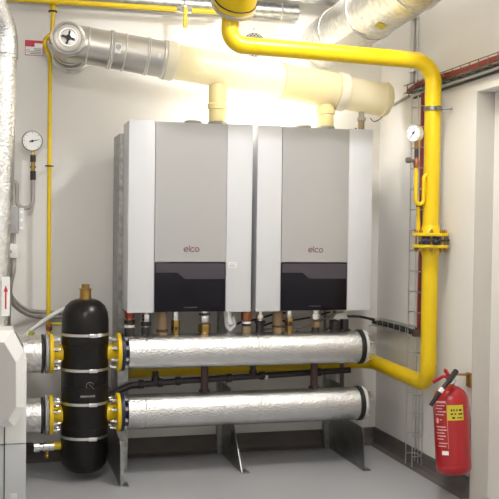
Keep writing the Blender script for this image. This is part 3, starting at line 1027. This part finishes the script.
# cables looping under the boilers
def cable(pts, r, m_, label):
    return prop(MB().spline(pts, r, 8).build('cable', m_), label, 'cable')
ky = -.37
cable([W(232, 327, ky), W(242, 322, ky), W(258, 319, ky), W(275, 314, ky), W(292, 312, ky)], .006, 'black_rubber', 'black cable looping left to right behind the copper valve')
cable([W(262, 326, ky), W(275, 322, ky), W(294, 320, ky), W(312, 317, ky), W(330, 312, ky)], .006, 'black_rubber', 'black cable sagging beneath the dark panel of the right boiler')
cable([W(262, 330, ky+.02), W(283, 327, ky+.02), W(302, 327.5, ky+.02), W(320, 321, ky+.02), W(336, 313, ky+.02)], .006, 'cable_grey', 'lowest dark grey cable under the right boiler, nearest the header')
cable([W(334, 312, ky), W(345, 316, -.3), W(354, 316.3, -.22), W(362, 317, -.14), W(374, 320, -.09)], .008, 'black_rubber', 'black cable running from the right boiler into the low cable tray')
cable([W(296, 331, ky), W(312, 335, ky), W(326, 330, ky), W(334, 322, ky)], .005, 'black_rubber', 'short black cable dipping between the fat union and the pale trap')

# ---------------------------------------------------------------- wire cable trays on the right wall
def wire_tray(name, p0, p1, open_dir, across, wd, dp, n, label, m_='zinc', r=.0028):
    """basket tray from p0 to p1; base lies near the wall, rungs are U shapes"""
    p0, p1 = Vector(p0), Vector(p1)
    o_, ac = Vector(open_dir), Vector(across)
    t = thing(name, p0, label, 'cable tray')
    mb = MB()
    for k, (u, d_) in enumerate(((0, dp), (0, 0), (.5, 0), (1, 0), (1, dp))):
        off = ac*(wd*(u-.5)) + o_*d_
        mb.tube([p0+off, p1+off], r*1.15, 0, 6)
    mb.each('long_wire', m_, t)
    mb = MB()
    for k in range(n):
        c = p0 + (p1-p0)*((k+.5)/n)
        pts = [c+ac*(wd*(u-.5))+o_*d_ for u, d_ in ((0, dp), (0, 0), (1, 0), (1, dp))]
        mb.tube(pts, r, .006, 6, 4)
    mb.each('cross_wire', m_, t)
    return t
lyc = -.70
lad_y = WX(415, 300, XR-.05).y
wire_tray('cable_ladder', (XR-.012, lad_y, .03), (XR-.012, lad_y, 2.22), -X, Y, .09, .06, 18, 'upright wire cable ladder on the right wall behind the thick yellow pipe', 'zinc', .0032)
for k, (dy, m_, lab, z0, z1) in enumerate(((-.02, 'cable_maroon', 'dark red cable bundle nearest the yellow pipe in the upright ladder', .80, 2.24), (.012, 'cable_red', 'red cable in the upright ladder, on the side of the room corner', .80, 2.24))):
    x = XR-.03
    cable([(x, lad_y+dy-.02, z0), (x, lad_y+dy-.018, z0+.2), (x, lad_y+dy-.024, 1.3), (x, lad_y+dy-.018, 1.8), (x, lad_y+dy-.02, z1)], .008, m_, lab)
ya, yb_ = WX(407, 89, XR-.06).y, -1.95
zta = WX(440, 76, XR-.06).z-.006
wire_tray('cable_tray', (XR-.03, ya+.05, zta-.028), (XR-.03, yb_, zta-.01), Z, X, .056, .045, 15, 'wire cable tray with red cables sloping along the top of the right wall', 'plate_steel')
for k, (dx, dz_, r, m_, lab) in enumerate(((-.018, .014, .008, 'cable_red', 'red cable lying at the front of the upper wire tray'),
                                   (.014, .015, .008, 'cable_maroon', 'dark red cable lying against the wall in the upper wire tray'),
                                   (-.003, .013, .0075, 'black_rubber', 'black cable between the red ones in the upper wire tray'),
                                   (-.010, .029, .0075, 'cable_red', 'upper red cable at the front of the upper wire tray'),
                                   (.006, .031, .0075, 'cable_red', 'upper red cable at the back of the upper wire tray'))):
    x = XR-.03+dx
    zc = zta-.02+dz_
    pts = [(x, ya+.03, zc-.02)] + [(x, ya+(yb_-ya)*f_, zc+.004*math.sin(9*f_+k*2)+.012*f_) for f_ in (.08, .25, .45, .65, .85, 1.)]
    cable(pts, r, m_, lab)
cable([(XR-.012, ya-.02, zta-.042), (XR-.012, -1.2, zta-.037), (XR-.012, yb_, zta-.026)], .009, 'light_plastic', 'pale conduit fixed to the right wall just under the upper wire tray')
cable([(XR-.02, ya-.02, zta-.062), (XR-.02, -1.0, zta-.061), (XR-.02, -1.3, zta-.056), (XR-.02, yb_, zta-.046)], .007, 'black_rubber', 'black cable along the right wall under the pale conduit')
y0t, y1t = WX(374, 317, XR-.05).y, WX(414, 330, XR-.05).y
z0t = .80
wire_tray('cable_tray', (XR-.04, y0t+.03, z0t), (XR-.04, y1t+.03, z0t), Z, X, .06, .05, 7, 'short wire cable tray with black cables low in the room corner')
for k, (dx, lab) in enumerate(((-.014, 'black cable at the front of the low corner tray'), (.014, 'black cable at the back of the low corner tray'))):
    x = XR-.04+dx
    cable([(x, y0t, z0t+.02), (x, (y0t+y1t)/2, z0t+.024+.006*k), (x, y1t+.03, z0t+.02), (x+.004, y1t-.02, z0t+.045)], .012, 'black_rubber', lab)

# pale conduits high on the right wall
cyd = WX(412.5, 50, XR-.015).y
ct = thing('wall_conduit', (XR-.015, cyd, 2.3), 'pair of pale upright conduits high on the right wall above the thick yellow pipe', 'conduit')
MB().cyl((XR-.016, cyd, WX(412, 83, XR-.015).z), (XR-.016, cyd, HC-.01), .0135).build('conduit', 'light_plastic', ct)
MB().cyl((XR-.010, cyd-.055, WX(415, 83, XR-.015).z), (XR-.010, cyd-.055, HC-.01), .0055).build('conduit', 'light_plastic', ct)
mb = MB()
for py in (20, 72):
    z = WX(413, py, XR).z
    mb.box((XR-.036, cyd-.07, z-.008), (XR-.001, cyd+.018, z+.008), .002)
mb.each('conduit_clip', 'zinc', ct)
prop(MB().tube([WX(392, 105.5, XR-.012), WX(409, 96, XR-.012)], .0085).build('wall_conduit', 'cable_grey'), 'short grey conduit along the right wall between the flue end and the tray', 'conduit')

# ---------------------------------------------------------------- wall vent
v0, v1 = W(237, 62, -.01), W(276, 27, -.01)
vg = thing('wall_vent', ((v0.x+v1.x)/2, -.01, v0.z), 'square pale vent plate with a round dark grille behind the yellow pipe', 'vent')
vc = W(254, 45, -.01)
MB().box((v0.x, -.012, v0.z), (v1.x, -.0005, v1.z), .003).build('plate', 'light_plastic', vg)
MB().box((v0.x+.02, -.016, v0.z+.02), (v1.x-.03, -.011, v1.z-.045), .002).build('inner_plate', 'light_plastic', vg)
gr = MB().lathe((vc.x, -.017, vc.z), Y, [(.075, 0), (.075, .003)], 36).build('grille', 'black_iron', vg)
mb = MB()
for k in range(-4, 5):
    for s_ in (1, -1):
        h = math.sqrt(max(.0002, .073**2-(k*.016)**2))
        a = Vector((k*.016, 0, -h)); b_ = Vector((k*.016, 0, h))
        rm = Matrix.Rotation(s_*PI/4, 3, 'Y')
        mb.cyl(Vector((vc.x, -.0185, vc.z))+rm @ a, Vector((vc.x, -.0185, vc.z))+rm @ b_, .0016, seg=5)
mb.build('grille_mesh', 'light_plastic', gr)
mb = MB()
for px, py in ((254, 29), (241, 59), (272, 59)):
    q = W(px, py, -.013)
    mb.cyl(q, q+Y*.006, .005, seg=10)
mb.each('screw', 'plate_steel', vg)

# ---------------------------------------------------------------- fire extinguisher
ER = .093
EX = XR-.117
et = WX(449.8, 385, EX)
eb = WX(453, 474, EX)
ec = Vector((EX+.012, (et.y+eb.y)/2-.01, eb.z))
ext = thing('fire_extinguisher', (EX, ec.y, eb.z), 'red fire extinguisher with a black hose hanging on the right wall', 'fire extinguisher')
top = Vector((EX, et.y, et.z))
bot = Vector((EX+.006, eb.y, eb.z))
ax = (top-bot).normalized()
H = (top-bot).length
MB().lathe(bot, ax, [(.045, .004), (.06, 0), (.076, .006), (ER-.004, .02), (ER, .036), (ER, .046), (ER-.0015, .048), (ER, .05), (ER, H-.085), (ER-.004, H-.06), (ER-.018, H-.032), (.048, H-.010), (.026, H-.002), (.02, H)], 48).build('cylinder', 'signal_red', ext)
MB().lathe(bot+ax*H, ax, [(.024, -.006), (.024, .012), (.018, .02), (.018, .034)], 20).build('valve_neck', 'brass', ext)
hv = bot+ax*(H+.03)
vw = (CP-hv); vw.z = 0; vw.normalize()                 # towards the room
lf = vw.cross(Z).normalized()
mb = MB().tube([hv+lf*-.01, hv+lf*.03+Z*.018, hv+lf*.085-Z*.02], .009, .02, 10)
mb.tube([hv+lf*.0+Z*.012, hv+lf*.02+Z*.045, hv+lf*.03+Z*.048], .010, .01, 10)
hd = mb.build('lever', 'signal_red', ext)
mb = MB().torus(hv-lf*.018+vw*.02, vw, .014, .003, 18, 6)
mb.build('pull_ring', 'zinc', hd)
MB().lathe(hv+vw*.02-lf*.01-Z*.008, vw, [(.012, 0), (.012, .014)], 16).build('gauge', 'white', ext)
def ep(px, py, d_=0.): 
    q = W(px, py, et.y)
    return q + vw*d_
hose = MB().tube([hv+vw*.0, ep(455.5, 370, .06), ep(452, 374, .10), ep(442, 386, .115), ep(431, 402, .105)], .0115, .01, 14)
hose = hose.build('hose', 'black_rubber', ext)
mb = MB().cyl(ep(443, 384.8, .1145), ep(440, 388.5, .1145), .0128, seg=16)
mb.build('hose_band', 'white', hose)
MB().cyl(ep(456, 369.5, .06), ep(449, 378, .105), .0155, seg=16).build('nozzle', 'black_rubber', hose)
# labels on the cylinder
zd = (CP-bot); zd.z = 0
def hz2(py): return (WX(452, py, EX)-bot).dot(ax)
MB().patch(bot, ax, ER, -.22, .74, hz2(419), hz2(404), zd, .001, 14).build('yellow_label', 'yellow_label', ext)
yl = [c for c in S.objects if c.name.startswith('yellow_label') and c.parent == ext][0]
mb = MB()
for k, (a0, a1) in enumerate(((.0, .09), (.14, .22), (.30, .38), (.46, .62))):
    mb.patch(bot, ax, ER+.0012, a0, a1, hz2(410), hz2(408), zd, .0004, 4)
for k, (a0, a1) in enumerate(((-.02, .12), (.2, .3), (.42, .68))):
    mb.patch(bot, ax, ER+.0012, a0, a1, hz2(413.5), hz2(412), zd, .0004, 4)
mb.patch(bot, ax, ER+.0012, .06, .22, hz2(417.5), hz2(415.5), zd, .0004, 4)
mb.patch(bot, ax, ER+.0012, .34, .66, hz2(417), hz2(416), zd, .0004, 4)
mb.build('print', 'ink', yl)
mb = MB()
rows = [(400, 402, 0, 1), (404, 405, .1, .9), (407, 408, 0, .7), (410, 411, .2, 1), (413, 414, 0, .8), (417, 422, .05, .3), (418, 419, .4, .6), (425, 426, 0, .9), (428, 429, .1, 1), (431, 432, 0, .8), (434, 435, .1, .9), (437, 438, .0, .7), (441, 442, .2, 1), (444, 445, .1, .9)]
A0, A1 = -.98, -.26
for p0, p1, f0, f1 in rows:
    mb.patch(bot, ax, ER+.0004, A0+(A1-A0)*f0, A0+(A1-A0)*f1, hz2(p1), hz2(p0), zd, .0005, 6)
mb.patch(bot, ax, ER+.0004, A1+.04, A1+.055, hz2(447), hz2(402), zd, .0005, 2)
mb.build('instruction_print', 'print_pink', ext)
MB().patch(bot, ax, ER, -.62, -.22, hz2(453), hz2(449), zd, .001, 6).build('white_label', 'white', ext)
mb = MB().box((XR-.008, ec.y-.02, et.z+.0), (XR-.0005, ec.y+.02, et.z+.065), .002)
br0 = thing('extinguisher_hanger', (XR, ec.y, et.z), 'brass-coloured wall hanger holding up the fire extinguisher', 'wall hanger')
a, b_ = WX(467.3, 386, XR-.004), WX(471, 373, XR-.004)
MB().box((XR-.014, a.y-.045, a.z), (XR-.0005, a.y, b_.z), .002).build('wall_plate', 'brass', br0)
MB().tube([(XR-.012, a.y-.02, b_.z-.012), (top.x, (a.y+top.y)/2-.01, b_.z-.005), (top.x, top.y, top.z+.012)], .0065, .02, 10).build('hook', 'brass', br0)

# ---------------------------------------------------------------- white floor-standing unit at the left edge
UY = -1.0
ur = W(26, 470, UY)
zm = W(20, 443.5, UY).z
ztop_u = W(20, 352, UY).z
un = thing('floor_unit', (ur.x-.4, UY+.35, 0), 'white floor-standing heating unit with a chamfered hood at the left edge', 'heating unit')
MB().box((ur.x-.8, UY, .02), (ur.x, -.60, zm-.003), .006).build('lower_casing', 'unit_pale', un)
MB().box((ur.x-.8, UY-.002, zm), (ur.x, -.60, ztop_u-.04), .006).build('upper_casing', 'white_unit', un)
sx_ = W(4.2, 460, UY).x
MB().box((sx_-.002, UY-.004, .03), (sx_+.003, UY-.0005, W(4.5, 427, UY).z)).build('door_gap', 'ink', un)
a, b_ = W(10, 499, UY), W(17, 493, UY)
MB().box((a.x, UY-.004, a.z), (b_.x, UY-.0005, b_.z), .001).build('catch', 'light_plastic', un)
# hood
HY = UY-.22
def hp(px, py): 
    q = W(px, py, HY); return Vector((q.x, 0, q.z))
outer = [(-80, 331), (13, 331), (24.6, 353), (24.6, 409), (14.5, 428), (-80, 428)]
inner = [(-80, 342), (4.5, 342), (16.5, 362), (16.5, 407), (9, 421), (-80, 421)]
mb = MB()
O = [mb.bm.verts.new(hp(*q)+Vector((0, HY+.035, 0))) for q in outer]
I = [mb.bm.verts.new(hp(*q)+Vector((0, HY, 0))) for q in inner]
K = [mb.bm.verts.new(hp(*q)+Vector((0, UY+.0, 0))) for q in outer]
n = len(O)
for k in range(n):
    mb.bm.faces.new((O[k], O[(k+1) % n], I[(k+1) % n], I[k]))
    mb.bm.faces.new((K[k], K[(k+1) % n], O[(k+1) % n], O[k]))
mb.bm.faces.new(K)
mb.bm.faces.new(list(reversed(I)))
hood = mb.build('hood', 'white_unit', un, smooth=0)
mb = MB()
ctr = hp(-35, 381)
poly = [ctr + (hp(*q)-ctr)*.985 + Vector((0, HY-.004, 0)) for q in inner]
mb.prism(poly, (0, .003, 0)).build('hood_front', 'unit_grey', hood, smooth=0)
# slotted side vent on the slanted shoulder
vn = MB()
for k in range(6):
    f_ = .16+k*.13
    p_ = hp(13, 331)*(1-f_)+hp(24.6, 353)*f_
    q_ = hp(13, 331)*(1-f_-.075)+hp(24.6, 353)*(f_+.075)
    nrm = Vector((.88, 0, .47))*.006
    poly = [p_+Vector((0, HY+.10, 0)), q_+Vector((0, HY+.10, 0)), q_+Vector((0, HY+.20, 0)), p_+Vector((0, HY+.20, 0))]
    vn.prism(poly, nrm)
vn.build('side_vent', 'grey_plastic', hood, smooth=0)

# ---------------------------------------------------------------- lights
def area(name, loc, target, size, size_y, power, col=(1, 1, 1)):
    l = bpy.data.lights.new(name, 'AREA')
    l.shape = 'RECTANGLE'
    l.size, l.size_y = size, size_y
    l.energy = power
    l.color = col
    o = bpy.data.objects.new(name, l)
    C.objects.link(o)
    o.location = loc
    d_ = Vector(target)-Vector(loc)
    o.rotation_euler = d_.to_track_quat('-Z', 'Y').to_euler()
    return o
def tube_lamp(name, loc, power, col, r=.12):
    l = bpy.data.lights.new(name, 'POINT')
    l.energy = power
    l.color = col
    l.shadow_soft_size = r
    o = bpy.data.objects.new(name, l)
    C.objects.link(o)
    o.location = loc
tube_lamp('ceiling_lamp', (1.73, -1.96, 3.1), 84, (1, .99, .98), .08)
tube_lamp('ceiling_lamp', (.2, -4.6, 3.1), 88, (1, .99, .985))
qa, qb = fp(222), fp(330)
lo = Vector(((qa.x+qb.x)/2, -.26, (qa.z+qb.z)/2+.03))
al = area('wall_lamp', lo, lo+Vector((0, -.30, -.95)), (qb-qa).length, .07, 10.5, (1, .965, .90))
wd = bpy.data.worlds.new('world')
S.world = wd
wd.use_nodes = True
wd.node_tree.nodes['Background'].inputs[0].default_value = (.9, .92, 1, 1)
wd.node_tree.nodes['Background'].inputs[1].default_value = .3
